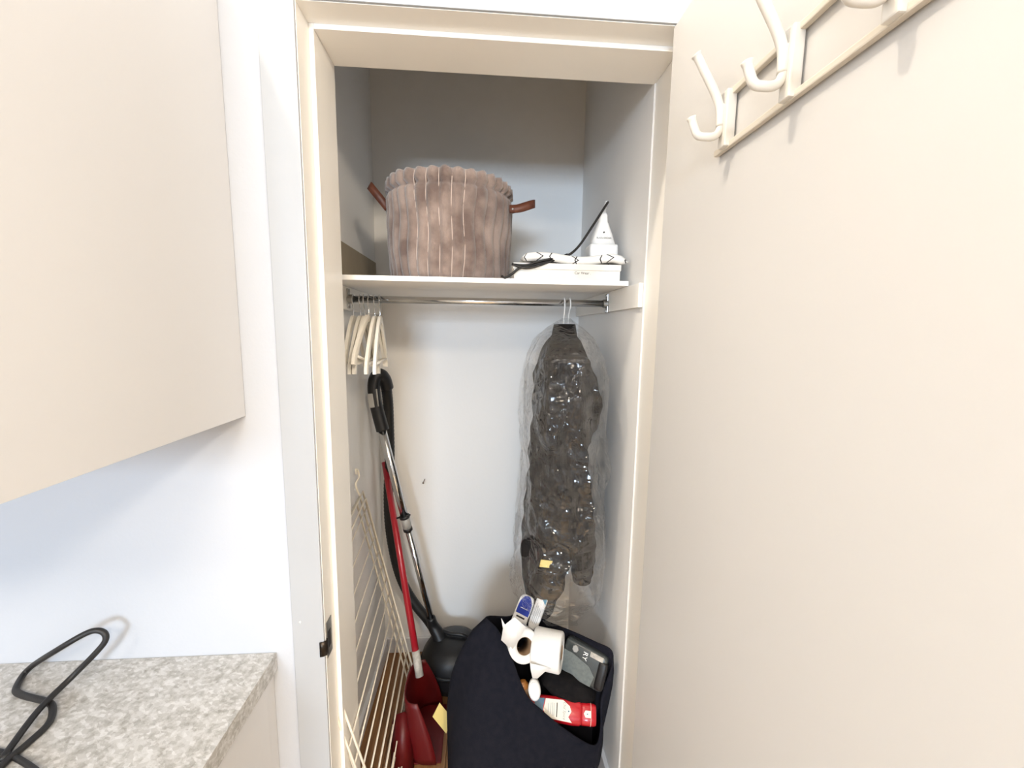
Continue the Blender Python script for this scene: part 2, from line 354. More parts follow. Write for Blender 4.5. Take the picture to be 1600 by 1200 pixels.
# cable on the worktop
cz = 0.745
cpts = [(-0.52, -0.30, cz), (-0.447, -0.215, cz), (-0.4394, -0.2172, 0.7470), (-0.4651, -0.1355, 0.7520), (-0.4645, -0.0750, 0.7616), (-0.4283, -0.0600, 0.8003), (-0.4120, -0.0520, 0.8241), (-0.4180, -0.0500, 0.8412), (-0.4399, -0.0550, 0.8447), (-0.4859, -0.0700, 0.8212), (-0.5831, -0.0339, 0.7520), (-0.5673, -0.0739, 0.7450), (-0.5377, -0.0916, 0.7450), (-0.4784, -0.1090, 0.7450), (-0.4528, -0.1240, 0.7450), (-0.4286, -0.1561, 0.7450), (-0.4263, -0.1914, 0.7450), (-0.4288, -0.2182, 0.7450), (-0.4307, -0.2478, 0.7450), (-0.4729, -0.2592, 0.7450)]
tag(tubeo('power_cable', cpts, 0.0055, 'cord', None, 10, 6), 'thick black power cable looped on the worktop', 'cable')
tag(tubeo('dark_strand', [(-0.4960, -0.1970, 0.7435), (-0.4439, -0.2087, 0.7435), (-0.3872, -0.2306, 0.7435), (-0.3229, -0.2625, 0.7435), (-0.2539, -0.2976, 0.7435)], 0.0045, 'cord', None, 8, 5), 'thin dark strand under the looped cable, at the bottom left corner', 'cable')  # thin dark strand flat on the worktop

# ------------------------------------------------------------------ closet shelf, cleats and rod
tag(boxo('closet_shelf', LX+0.002, 0.745, 0.252, BY-0.002, 1.5835, 1.5965, 'shelf', None, 0.0008), 'white board shelf across the closet above the rod', 'shelf')
tag(boxo('shelf_cleat', LX+0.0005, LX+0.026, 0.172, BY-0.001, 1.515, 1.583, 'jamb', None, 0.001), 'painted wooden cleat under the shelf, beside the white hangers', 'cleat')
tag(boxo('shelf_cleat', RX-0.012, RX-0.0005, 0.172, BY-0.001, 1.522, 1.583, 'jamb', None, 0.001), 'painted wooden cleat under the shelf, beside the bagged jacket', 'cleat')
rod = thing('clothes_rod', 'chrome clothes rod mounted under the white shelf', 'clothes rod', (0.33, 0.435, 1.547))
tubeo('rod', [(-0.056, 0.435, 1.547), (0.742, 0.435, 1.547)], 0.0105, 'chrome', rod, 20)
for sx, x0 in ((1, -0.0592), (-1, 0.744)):
    bm = bmesh.new()
    lathe(bm, [(0.014, 0), (0.014, 0.003), (0.0135, 0.014), (0.0115, 0.016)], frame((x0, 0.435, 1.547), (0, 1, 0), (0, 0, 1)) if sx > 0 else frame((x0, 0.435, 1.547), (0, 0, 1), (0, 1, 0)), 24)
    box(bm, min(x0, x0+sx*0.004), max(x0, x0+sx*0.004), 0.424, 0.446, 1.519, 1.578, 0.0015)
    for zz in (1.524, 1.572): lathe(bm, [(0.0035, 0), (0.003, 0.0065)], frame((x0, 0.435, zz), (0, 1, 0), (0, 0, 1)) if sx > 0 else frame((x0, 0.435, zz), (0, 0, 1), (0, 1, 0)), 10)
    bmobj('flange', bm, 'steel', rod)
# ------------------------------------------------------------------ low taupe strip, darker than the closet wall behind it
tag(boxo('taupe_strip', LX+0.001, LX+0.008, 0.262, 0.86, 1.597, 1.720, 'taupe', None, 0.001), 'low taupe strip along the wall above the shelf beside the basket', 'board')
# ------------------------------------------------------------------ plush basket
bk = thing('plush_basket', 'mauve ribbed plush storage basket with brown leather handles', 'basket', (0.25, 0.447, 1.597))
NR, SEG = 34, 10
def rib_r(th, z01, R):
    a = (th*NR/(2*PI) + 0.28*math.sin(z01*9 + th*3)*(0.08+0.92*abs(math.cos(th))) ) % 1.0
    return R + 0.0115*(abs(math.sin(PI*a))**0.6) - 0.006 + 0.002*noise.noise(Vector((math.cos(th)*4, math.sin(th)*4, z01*7)))
prof = []
for i in range(31):
    z01 = i/30
    R = 0.172 + 0.010*z01 + 0.004*math.sin(PI*z01)
    dz = 0
    if i == 27: R -= 0.011
    if i == 26: R -= 0.002
    if i >= 28: R += 0.002*(30-i)/2 + 0.001
    prof.append((R, 1.598 + 0.275*z01, z01))
rings = []
n = NR*SEG
for R, z, z01 in prof:
    ring = []
    for k in range(n):
        th = 2*PI*k/n; r = rib_r(th, z01, R)
        zz = z
        if z01 < 0.02: zz += 0.004*(1-abs(math.sin(PI*((th*NR/(2*PI)) % 1.0))))
        if z01 > 0.95: zz += 0.006*abs(math.sin(PI*((th*NR/(2*PI)) % 1.0))) + 0.006*noise.noise(Vector((math.cos(th)*2, math.sin(th)*2, 5)))
        ring.append((0.25 + r*math.cos(th), 0.447 + r*math.sin(th), zz))
    rings.append(ring)
for rr, z in ((0.172, 1.879), (0.164, 1.870), (0.160, 1.75), (0.158, 1.604)):
    rings.append([(0.25 + rr*math.cos(2*PI*k/n), 0.447 + rr*math.sin(2*PI*k/n), z) for k in range(n)])
bm = bmesh.new(); loft(bm, rings, True, True, True); bmobj('body', bm, 'plush', bk, True)
for kk in (23.0, 24.0, 25.0, 26.0, 27.0):      # pale seams showing between the front ribs
    pts = []
    for i in range(0, 31, 2):
        R, z, z01 = prof[i]; th0 = kk*2*PI/NR
        th = th0 - 0.28*math.sin(z01*9 + th0*3)*(0.08+0.92*abs(math.cos(th0)))*2*PI/NR
        r = R - 0.0035 + (0.006 if i == 27 else 0)
        pts.append((0.25 + r*math.cos(th), 0.447 + r*math.sin(th), z))
    tubeo('seam', pts, 0.0012, 'seam', bk, 6)
def strap(name, pts, w, th, parent, updir=(0, 0, 1)):
    P = catmull(pts, 6); bm = bmesh.new(); rr = []
    for i, p in enumerate(P):
        t_ = (P[min(i+1, len(P)-1)] - P[max(i-1, 0)]).normalized(); u = Vector(updir); u = (u - t_*u.dot(t_)).normalized()
        rr.append([p - u*w/2, p + u*w/2])
    loft(bm, rr, False); o = bmobj(name, bm, 'leather', parent, True); solid(o, th); return o
hl = strap('handle', [(0.425, 0.37, 1.806), (0.455, 0.365, 1.808), (0.490, 0.375, 1.822), (0.500, 0.40, 1.832), (0.490, 0.43, 1.838), (0.46, 0.445, 1.832), (0.432, 0.45, 1.825)], 0.022, 0.004, bk)
hl2 = strap('handle', [(0.074, 0.40, 1.805), (0.052, 0.392, 1.832), (0.030, 0.395, 1.858), (0.022, 0.41, 1.868), (0.030, 0.43, 1.858), (0.052, 0.445, 1.832), (0.072, 0.45, 1.81)], 0.022, 0.004, bk, (0.5, 0, 0.85))
for h_, c in ((hl, (0.434, 0.368, 1.806)), (hl2, (0.065, 0.40, 1.812))):
    bm = bmesh.new(); bmesh.ops.create_icosphere(bm, subdivisions=2, radius=0.004, matrix=Matrix.Translation(c))
    bmobj('rivet', bm, 'steel', h_, True)

# ------------------------------------------------------------------ box, printed cover and steamer on the shelf
sbx = thing('flat_box', 'flat white cardboard box lying under the printed ironing cover', 'box', (0.59, 0.40, 1.597))
boxo('carton', 0.432, 0.724, 0.264, 0.40, 1.5975, 1.6235, 'card', sbx, 0.001)
boxo('lid', 0.430, 0.726, 0.262, 0.402, 1.6235, 1.640, 'card', sbx, 0.0015)
text('lettering', 'Car Wear .', 0.0098, frame((0.620, 0.2638, 1.616), (1, 0, 0), (0, 0, 1)), 'ink', sbx, 0.0002)
# cover: soft slab with a wavy edge
bm = bmesh.new(); nx, ny = 36, 14; G = {}
def cov(u, v, s):
    x = 0.452 + 0.292*u; y = 0.256 + 0.155*v
    d = min(u, 1-u, v*0.8, (1-v)*0.8); th = 0.011*min(1, (max(d, 0)/0.05))**0.5
    mid = 1.6545 + 0.006*math.sin(u*7.5+0.6) + 0.002*math.sin(v*5) - 0.006*max(0, 0.3-u)/0.3
    if u > 0.86: mid += -0.012*(u-0.86)/0.14
    return Vector((x, y, mid + s*th))
for s in (1, -1):
    for i in range(nx+1):
        for j in range(ny+1):
            if s == -1 and (i in (0, nx) or j in (0, ny)): G[(s, i, j)] = G[(1, i, j)]; continue
            G[(s, i, j)] = bm.verts.new(cov(i/nx, j/ny, s))
for s in (1, -1):
    for i in range(nx):
        for j in range(ny):
            q = [G[(s, i, j)], G[(s, i+1, j)], G[(s, i+1, j+1)], G[(s, i, j+1)]]
            if len(set(q)) == 4: bm.faces.new(q if s == 1 else q[::-1])
tag(bmobj('ironing_cover', bm, 'grid', None, True), 'white padded ironing cover printed with black lines, under the steamer', 'ironing cover')
# hand steamer standing on the cover
st = thing('hand_steamer', 'white hand steam iron standing upright on the printed cover', 'iron', (0.694, 0.352, 1.667))
SX, SY, SZ = 0.694, 0.352, 1.6675
bm = bmesh.new(); box(bm, SX-0.042, SX+0.040, SY-0.035, SY+0.035, SZ, SZ+0.040, 0.008); bmobj('foot', bm, 'white', st, True)
prof2 = [(0.0, 0.037, 0.030), (0.03, 0.028, 0.024), (0.062, 0.016, 0.017), (0.066, 0.0135, 0.015), (0.085, 0.0125, 0.014), (0.094, 0.008, 0.010)]
bm = bmesh.new()
def rrect(hx, hy, z, n=24, e=4.0):
    out = []
    for k in range(n):
        a = 2*PI*k/n; c, s = math.cos(a), math.sin(a); r = (abs(c)**e + abs(s)**e)**(-1/e)
        out.append((SX + hx*r*c, SY + hy*r*s, z))
    return out
loft(bm, [rrect(hx, hy, SZ+0.038+dz) for dz, hx, hy in prof2], True, True, True); bmobj('body', bm, 'white', st, True)
hel = []
for k in range(60):
    a = k*0.75; f_ = k/59; hel.append((SX + 0.002 + 0.008*f_ + (0.0045-0.0015*f_)*math.cos(a), SY + (0.0045-0.0015*f_)*math.sin(a), SZ + 0.13 + 0.035*f_))
tubeo('cord_guard', hel, 0.0016, 'white', st, 6)
bm = bmesh.new(); lathe(bm, [(0.0022, 0), (0.0022, 0.002)], frame((SX-0.002, SY-0.0262, SZ+0.072), (1, 0, 0), (0, 0, 1)), 10); bmobj('button', bm, 'ink', st)
text('lettering', 'BLACK+DECKER', 0.0058, frame((SX-0.002, SY-0.0302, SZ+0.056), (1, 0, 0), (0, 0.17, 1)), 'grey_ink', st, 0.0006)
cp = [(0.7058, 0.3450, 1.8273), (0.6930, 0.3250, 1.8107), (0.6580, 0.3100, 1.7573), (0.6212, 0.3000, 1.7024), (0.5964, 0.2900, 1.6757), (0.5760, 0.2850, 1.6641), (0.5341, 0.2660, 1.6479), (0.4866, 0.2600, 1.6341), (0.4468, 0.2570, 1.6243), (0.4263, 0.2550, 1.6086), (0.4075, 0.2520, 1.5978), (0.40, 0.262, 1.603)]
tubeo('cord', cp, 0.0034, 'cord', st, 8, 6)
tubeo('cord', [(0.5785, 0.2800, 1.6650), (0.5334, 0.2620, 1.6523), (0.4949, 0.2580, 1.6423), (0.4638, 0.2560, 1.6329), (0.4265, 0.2620, 1.6346)], 0.003, 'cord', st, 8, 5)
tubeo('cord', [(0.4260, 0.2550, 1.6351), (0.4517, 0.2540, 1.6257), (0.4776, 0.2550, 1.6264), (0.5122, 0.2580, 1.6377), (0.5670, 0.2750, 1.6604)], 0.003, 'cord', st, 8, 5)
tubeo('cord_tie', [(0.5745, 0.2780, 1.6679), (0.5784, 0.2780, 1.6561)], 0.0055, 'blackp', st, 8)

# ------------------------------------------------------------------ white hangers
def hanger(x, swing, label):
    h = thing('coat_hanger', label, 'hanger', (0, 0, 0), 'white hangers on the rod')
    pts = []
    P = [(-0.215, -0.155), (-0.208, -0.132), (-0.16, -0.088), (-0.09, -0.036), (-0.03, -0.004), (0, 0.0), (0.03, -0.004), (0.09, -0.036), (0.16, -0.088), (0.208, -0.132), (0.215, -0.155)]
    W = catmull([(0, a*0.62, b) for a, b in P], 4)
    bm = bmesh.new(); rr = []
    for i, p in enumerate(W):
        t_ = (W[min(i+1, len(W)-1)] - W[max(i-1, 0)]).normalized(); nrm = Vector((0, -t_.z, t_.y)); hw = 0.0050; hh = 0.0105
        rr.append([p + nrm*hh + Vector((hw*0.8, 0, 0)), p + nrm*hh*0.6 + Vector((hw, 0, 0)), p - nrm*hh*0.6 + Vector((hw, 0, 0)), p - nrm*hh + Vector((hw*0.8, 0, 0)), p - nrm*hh - Vector((hw*0.8, 0, 0)), p - nrm*hh*0.6 - Vector((hw, 0, 0)), p + nrm*hh*0.6 - Vector((hw, 0, 0)), p + nrm*hh - Vector((hw*0.8, 0, 0))])
    loft(bm, rr, True, True, True); bmobj('body', bm, 'hangw', h)
    tubeo('bar', [(0, -0.125, -0.128), (0, 0.125, -0.128)], 0.0042, 'hangw', h, 8)
    hk = [(0, 0, 0.0), (0, 0, 0.028), (0, -0.004, 0.038), (0, -0.013, 0.050), (0, -0.0135, 0.0615), (0, -0.007, 0.0715), (0, 0.002, 0.0735), (0, 0.010, 0.069), (0, 0.0135, 0.060)]
    tubeo('hook', hk, 0.0017, 'chrome', h, 8, 5)
    h.location = (x, 0.435, 1.487); h.rotation_euler = (0, 0, swing)
    return h
hl_lab = ['leftmost white wooden hanger, closest to the door jamb', 'second white wooden hanger from the left jamb', 'third white wooden hanger from the left jamb', 'fourth white wooden hanger, its arm hanging highest of the row', 'fifth white wooden hanger from the left jamb', 'rightmost white wooden hanger, its crossbar showing above the vacuum handle']
for x, sw, lb in zip((-0.044, -0.023, -0.011, 0.004, 0.020, 0.035), (0.06, 0.03, 0.03, 0.0, 0.04, 0.10), hl_lab):
    h_ = hanger(x, sw, lb)
    if lb.startswith('fourth'): h_.rotation_euler = (-0.19, 0, 0); h_.location.y -= 0.0136; h_.location.z += 0.0013

# ------------------------------------------------------------------ nail in the back wall
bm = bmesh.new(); nf = frame((0.101, 0.881, 0.813), (1, 0, 0), (0, 0, 1)); 
lathe(bm, [(0.0018, 0), (0.0018, 0.045), (0.0042, 0.0455), (0.0042, 0.047)], nf, 8)
tag(bmobj('wall_nail', bm, 'nail'), 'small nail sticking out of the closet back wall', 'nail')

# ------------------------------------------------------------------ vacuum cleaner
vc = thing('vacuum_cleaner', 'black canister vacuum cleaner with chrome wand leaning in the corner', 'vacuum cleaner', (0.2, 0.70, 0.0))
T0 = Vector((-0.0254, 0.6650, 1.0940)); T1 = Vector((0.1410, 0.7350, 0.2566)); TM = T0.lerp(T1, 0.50)
tubeo('upper_tube', [T0, TM], 0.0155, 'chrome', vc, 18)
tubeo('lower_tube', [TM, T1], 0.0125, 'chrome', vc, 18)
bm = bmesh.new(); d_ = (T1-T0).normalized(); tube(bm, [TM - d_*0.055, TM], 0.0172, 16); bmobj('sleeve', bm, 'silverp', vc, True)
bm = bmesh.new(); tube(bm, [TM - d_*0.060, TM - d_*0.050], 0.020, 16); tube(bm, [TM - d_*0.055 + Vector((-0.03, -0.005, -0.004)), TM - d_*0.055 + Vector((0.024, -0.01, 0.012))], 0.0035, 8); bmobj('clip', bm, 'blackp', vc, True)
bm = bmesh.new(); tube(bm, [TM - d_*0.006, TM + d_*0.006], 0.0182, 16); bmobj('lock_ring', bm, 'blackp', vc, True)
HG = [Vector((-0.0210, 0.6650, 1.0843)), Vector((-0.0331, 0.6630, 1.1382)), Vector((-0.0446, 0.6600, 1.1988)), Vector((-0.0477, 0.6600, 1.2534)), Vector((-0.0404, 0.6620, 1.2839)), Vector((-0.0260, 0.6700, 1.2926)), Vector((-0.0149, 0.6900, 1.2738)), Vector((-0.0109, 0.7100, 1.2372))]
q = catmull(HG, 6); bm = bmesh.new(); tube(bm, q, [0.024 - 0.002*math.sin(PI*i/len(q)) for i in range(len(q))], 16); vh = bmobj('handle', bm, 'blackp', vc, True)
bx = Vector((-0.0532, 0.6400, 1.1998))
bm = bmesh.new(); box(bm, -0.010, 0.010, -0.004, 0.004, -0.026, 0.026, 0.003, Matrix.Translation(bx) @ Matrix.Rotation(-0.12, 4, 'Y')); bmobj('slider', bm, 'silverp', vh)
bx = Vector((-0.0341, 0.6450, 1.1942))
tubeo('trim_strip', [Vector((-0.0338, 0.6400, 1.2421)), Vector((-0.0292, 0.6420, 1.1782))], 0.003, 'silverp', vh, 8)
HS = [(-0.0151, 0.7000, 1.2629), (-0.0164, 0.7400, 1.1854), (-0.0209, 0.7700, 1.0640), (-0.0260, 0.7900, 0.9258), (-0.0363, 0.8000, 0.7996), (-0.0367, 0.8000, 0.6742), (-0.0261, 0.8000, 0.5605), (-0.0047, 0.8000, 0.4445), (0.0277, 0.7900, 0.3622), (0.0712, 0.7800, 0.2910), (0.1203, 0.7700, 0.2312), (0.1651, 0.7500, 0.1735)]
q = catmull(HS, 16); bm = bmesh.new(); tube(bm, q, [0.019 + 0.0012*(i % 2) for i in range(len(q))], 14); bmobj('hose', bm, 'blackr', vc, True)
# canister
cc = Vector((0.232, 0.715, 0.105))
bm = bmesh.new()
pr = [(0.0, -0.098), (0.10, -0.097), (0.118, -0.085), (0.128, -0.05), (0.130, -0.005), (0.124, 0.03), (0.106, 0.058), (0.075, 0.076), (0.035, 0.084), (0.002, 0.085)]
lathe(bm, pr[1:], Matrix.Translation(cc), 40, 1.0, 0.95); vcan = bmobj('canister', bm, 'blackp', vc, True)
bm = bmesh.new(); lathe(bm, [(0.1315, -0.012), (0.1335, -0.006), (0.1335, 0.0), (0.1305, 0.004)], Matrix.Translation(cc), 40, 1.0, 0.95, False, False); solid(bmobj('bumper_band', bm, 'blackr', vcan, True), 0.002)
q = catmull([T1 - d_*0.01, T1 + d_*0.03, Vector((0.1674, 0.7300, 0.1951)), Vector((0.1841, 0.7200, 0.1614))], 5)
bm = bmesh.new(); tube(bm, q, [0.018 + 0.014*i/len(q) for i in range(len(q))], 16); bmobj('wand_socket', bm, 'blackp', vc, True)
bm = bmesh.new(); q = catmull([(0.1825, 0.7400, 0.2013), (0.2214, 0.7200, 0.2007), (0.2697, 0.7100, 0.2007), (0.3069, 0.7100, 0.1758)], 5); tube(bm, q, 0.008, 10); bmobj('carry_handle', bm, 'blackp', vc, True)
for s in (-1, 1):
    bm = bmesh.new(); lathe(bm, [(0.03, 0), (0.042, 0.004), (0.042, 0.018), (0.03, 0.022)], frame((cc.x + s*0.105, 0.715 - 0.02, 0.045), (0, 1, 0), (0, 0, 1)), 20); bmobj('wheel', bm, 'blackr', vcan, True)

# ------------------------------------------------------------------ red long-handled dustpan
dp = thing('dustpan', 'red long-handled dustpan standing on the closet floor', 'dustpan', (0.16, 0.47, 0.0))
PB = Vector((0.1252, 0.5000, 0.2216)); PT = Vector((-0.0489, 0.8000, 0.9174))
tubeo('pole', [PB, PT], 0.0125, 'redpole', dp, 14)
dd = (PT-PB).normalized(); tubeo('socket', [PB - dd*0.01, PB + dd*0.075], 0.0145, 'sock', dp, 14)
def pan(xc, yc, z0, z1, hw, dep, m, name):
    bm = bmesh.new(); rr = []
    for z in [z0 + (z1-z0)*i/10 for i in range(11)]:
        f_ = (z-z0)/(z1-z0); ring = []
        w = hw*(1-0.18*f_**2); dd_ = dep*(1-0.55*f_**1.5)
        for k in range(17):
            a = PI*k/16; c, s = math.cos(a), math.sin(a); e = 3.0; r = (abs(c)**e + abs(s)**e)**(-1/e)
            ring.append((xc + dd_*(1 - 1.0*r*s) - 0.0, yc + w*r*c, z))
        rr.append(ring)
    loft(bm, rr, False); o = bmobj(name, bm, m, dp, True); solid(o, 0.004); return o
pan(0.085, 0.475, 0.004, 0.215, 0.115, 0.115, 'red', 'pan')
boxo('pan_base', 0.09, 0.215, 0.365, 0.585, 0.002, 0.007, 'red', dp, 0.001)
# lit front flap
bm = bmesh.new(); loft(bm, [[Vector((0.0485, 0.4000, 0.1330)), Vector((0.0641, 0.4000, 0.1614)), Vector((0.0899, 0.4000, 0.1696)), Vector((0.1133, 0.4100, 0.1333))], [(0.052, 0.345, 0.002), (0.07, 0.33, 0.002), (0.10, 0.33, 0.002), (0.125, 0.35, 0.002)]], False)
o = bmobj('flap', bm, 'red', dp, True); solid(o, 0.004)

# ------------------------------------------------------------------ folded wire airer leaning on the left wall
ar = thing('drying_rack', 'folded cream wire drying rack leaning on the left closet wall', 'drying rack', (0.0, 0.55, 0.0))
TOP = Vector((-0.0550, 0.5076, 0.9087)); BOT = Vector((0.0764, 0.6600, 0.0848))
vdir = (BOT-TOP).normalized(); hdir = Vector((-0.02, -1, 0)); hdir = (hdir - vdir*hdir.dot(vdir)).normalized()
L = (BOT-TOP).length; Wd = 0.52
nrm = vdir.cross(hdir)
def ap(u, v, k=0.0): return TOP + vdir*v*L + hdir*u*Wd + nrm*k
for kk, v0, v1, ins in ((0.0, 0.0, 1.0, 0.0), (0.010, 0.01, 0.97, 0.018), (-0.010, 0.02, 1.0, 0.036), (0.020, 0.03, 1.02, 0.05)):
    tubeo('wire_frame', [ap(ins, v0, kk), ap(1-ins, v0, kk), ap(1-ins, v1, kk), ap(ins, v1, kk)], 0.0034, 'wire', ar, 8, 0, True)
for i in range(1, 14):
    v = i/14
    tubeo('wire_rung', [ap(0.0, v, 0.0), ap(1.0, v, 0.0)], 0.0023, 'wire', ar, 6)
for i in range(6, 14):
    v = (i+0.45)/14
    tubeo('wire_rung', [ap(0.03, v, 0.012), ap(0.97, v, 0.012)], 0.0020, 'wire', ar, 6)
hk = [ap(0.06, 0.0), ap(0.08, -0.06), Vector((-0.0620, 0.4940, 0.9658)), Vector((-0.0640, 0.4892, 0.9897)), Vector((-0.0660, 0.4755, 0.9966)), Vector((-0.0660, 0.4806, 0.9795))]
tubeo('wire_hook', hk, 0.0032, 'wire', ar, 8, 4)

# ------------------------------------------------------------------ jacket on its hanger in a clear cover
jk = thing('hanging_jacket', 'dark jacket hanging from the rod inside clear plastic', 'jacket', (0.60, 0.435, 0.6))
def ell(cx, cy, rx, ry, z, n=40, tw=0.0, e=2.4):
    out = []
    for k in range(n):
        a = 2*PI*k/n; c, s = math.cos(a), math.sin(a); r = (abs(c)**e + abs(s)**e)**(-1/e)
        x, y = rx*r*c, ry*r*s
        out.append(Vector((cx + x*math.cos(tw) - y*math.sin(tw), cy + x*math.sin(tw) + y*math.cos(tw), z)))
    return out
def lerp_prof(tbl, z):
    for i in range(len(tbl)-1):
        a, b = tbl[i], tbl[i+1]
        if a[0] >= z >= b[0]:
            f_ = (a[0]-z)/(a[0]-b[0]); return [p + (q_-p)*f_ for p, q_ in zip(a, b)]
    return tbl[-1]
JT = [(1.465, .607, .435, .015, .02), (1.45, .607, .435, .035, .05), (1.42, .605, .43, .055, .12), (1.38, .603, .43, .066, .180), (1.32, .60, .43, .078, .198), (1.2, .595, .43, .082, .198), (1.0, .585, .43, .080, .190), (.85, .572, .43, .080, .18), (.72, .560, .44, .076, .165), (.62, .556, .46, .066, .145), (.56, .556, .475, .050, .12)]
rings = []
for i in range(49):
    z = 1.465 - (1.465-0.56)*i/48
    _, cx, cy, rx, ry = lerp_prof(JT, z)
    ring = []
    for p in ell(cx, cy, rx, ry, z):
        dv = (p - Vector((cx, cy, z))); 
        if dv.length > 1e-6: p = p + dv.normalized()*(0.010*noise.noise(Vector((p.x*9, p.y*9, z*11))) + 0.005*math.sin(z*70 + p.y*20))*min(1, (1.47-z)*8)
        ring.append(p)
    rings.append(ring)
bm = bmesh.new(); loft(bm, rings, True, True, True); bmobj('body', bm, 'jacket', jk, True)
def sleeve(pts, rs):
    q = catmull(pts, 8); k = (len(q)-1)/(len(rs)-1); rl = []
    for i in range(len(q)):
        f_ = i/k; j = min(int(f_), len(rs)-2); rl.append((rs[j] + (rs[j+1]-rs[j])*(f_-j))*(1 + 0.06*math.sin(i*1.9)))
    bm = bmesh.new(); tube(bm, q, rl, 18); return bmobj('sleeve', bm, 'jacket', jk, True)
sleeve([(.615, .30, 1.37), (.635, .255, 1.25), (0.6016, 0.2500, 1.1307), (0.6308, 0.2700, 0.9503), (0.6532, 0.2850, 0.8012), (0.6585, 0.3000, 0.6979)], [.040, .050, .047, .045, .040, .028])
sleeve([(.60, .57, 1.37), (.605, .62, 1.22), (.61, .64, 1.0), (.60, .64, .8), (.60, .63, .68)], [.045, .056, .052, .048, .040])
bm = bmesh.new(); lathe(bm, [(.052, 0), (.046, .03), (.040, .055)], Matrix.Translation((.607, .43, 1.425)), 24, 0.75, 1.3, False, False); solid(bmobj('collar', bm, 'jacket', jk, True), .006)
bm = bmesh.new(); rr = []
for i, (px0, px1) in enumerate((((0.4674, 0.3000, 0.8184), (0.6048, 0.3000, 0.8149)), ((0.4773, 0.3400, 0.6891), (0.6082, 0.3400, 0.6959)), ((0.4955, 0.3800, 0.5957), (0.6017, 0.3800, 0.6034)), ((0.5280, 0.4200, 0.4917), (0.5941, 0.4200, 0.5010)))):
    a, b = Vector(px0), Vector(px1); rr.append([a.lerp(b, t_/8) + Vector((0, -0.03*math.sin(PI*t_/8), 0)) for t_ in range(9)] + [b.lerp(a, t_/8) + Vector((0, 0.12*math.sin(PI*t_/8), 0)) for t_ in range(1, 8)])
loft(bm, rr, True, True, True); bmobj('hem', bm, 'jacket', jk, True)
o = boxo('paper_tag', -0.018, 0.018, -0.001, 0.001, -0.011, 0.011, 'yellow', None); o.parent = jk
_c = Vector((0.5388, 0.2620, 0.7748)); o.matrix_parent_inverse = Matrix.Translation(-jk.location); o.location = _c; o.rotation_euler = (0, 0.2, 0.1)
for hx, hy in ((0.604, 0.43), (0.622, 0.445)):
    tubeo('hanger_hook', [(hx, hy, 1.455), (hx, hy, 1.50), (hx, hy-0.006, 1.515), (hx, 0.419, 1.535), (hx, 0.4215, 1.553), (hx, 0.430, 1.561), (hx, 0.438, 1.561), (hx, 0.448, 1.552)], 0.0021, 'white', jk, 8, 5)
# film
FT = [(1.500, .612, .435, .012, .015), (1.47, .609, .435, .055, .06), (1.43, .606, .43, .088, .16), (1.38, .603, .43, .106, .228), (1.3, .601, .43, .114, .25), (1.15, .600, .43, .118, .25), (1.0, .604, .43, .120, .25), (.8, .606, .435, .132, .248), (.68, .600, .44, .138, .235), (.60, .600, .46, .137, .19), (.54, .602, .475, .134, .165)]
rings = []; NF = 120
for i in range(101):
    z = 1.500 - (1.500-0.54)*i/100
    _, cx, cy, rx, ry = lerp_prof(FT, z)
    ring = []
    for k, p in enumerate(ell(cx, cy, rx, ry, z, NF, 0.0, 2.9)):
        dv = p - Vector((cx, cy, z)); a = 2*PI*k/NF
        w = min(1, (1.505-z)*6)
        amp = 0.007*math.sin(a*9 + 3*math.sin(z*6)) + 0.014*noise.noise(Vector((p.x*14, p.y*14, z*8))) + 0.009*noise.noise(Vector((p.x*30, p.y*30, z*22))) + 0.006*abs(noise.noise(Vector((p.x*20+5, p.y*20, z*30))))
        p = p + dv.normalized()*amp*w
        p.x = min(p.x, RX-0.004)
        ring.append(p)
    rings.append(ring)
bm = bmesh.new(); loft(bm, rings, True, True, False); bmobj('plastic_cover', bm, 'film', jk, False)
for (px, py) in ((0, 0), (1, 1)):
    pass
tubeo('wire_clip', [(0.6648, 0.4000, 1.3754), (0.6694, 0.4000, 1.3614), (0.6755, 0.4000, 1.3615)], 0.0014, 'chrome', jk, 6)
tubeo('wire_clip', [(0.6821, 0.4000, 1.3494), (0.6827, 0.4000, 1.3333), (0.6703, 0.4000, 1.3372)], 0.0014, 'chrome', jk, 6)

# ------------------------------------------------------------------ slumped felt bag and what is in it
bg = thing('felt_bag', 'slumped dark navy felt tote bag full of toiletries on the floor', 'bag', (0.46, 0.28, 0.0))
RIM = [(0.3644, 0.3000, 0.5847), (0.3987, 0.2650, 0.5633), (0.4388, 0.2200, 0.5048), (0.4767, 0.1750, 0.4314), (0.5216, 0.1500, 0.3991), (0.5769, 0.1300, 0.3644), (0.6646, 0.1250, 0.3076), (0.6927, 0.1500, 0.3315), (0.7018, 0.1850, 0.4029), (0.7298, 0.1950, 0.4876), (0.7309, 0.2050, 0.5326), (0.6939, 0.2500, 0.5265), (0.6281, 0.3100, 0.5206), (0.5537, 0.3600, 0.5214), (0.4834, 0.4000, 0.5455), (0.4461, 0.3850, 0.5208)]
rim = catmull(RIM, 5, True); n = len(rim)
ctr = Vector((0.44, 0.27, 0)); 
def bot(i):
    p = rim[i]; d = Vector((p.x-0.5, p.y-0.26, 0)); a = math.atan2(d.y, d.x); c, s = math.cos(a), math.sin(a); e = 3.0
    r = (abs(c)**e + abs(s)**e)**(-1/e)
    return Vector((0.445 + 0.20*r*c, 0.28 + 0.155*r*s, 0.004))
rings = []
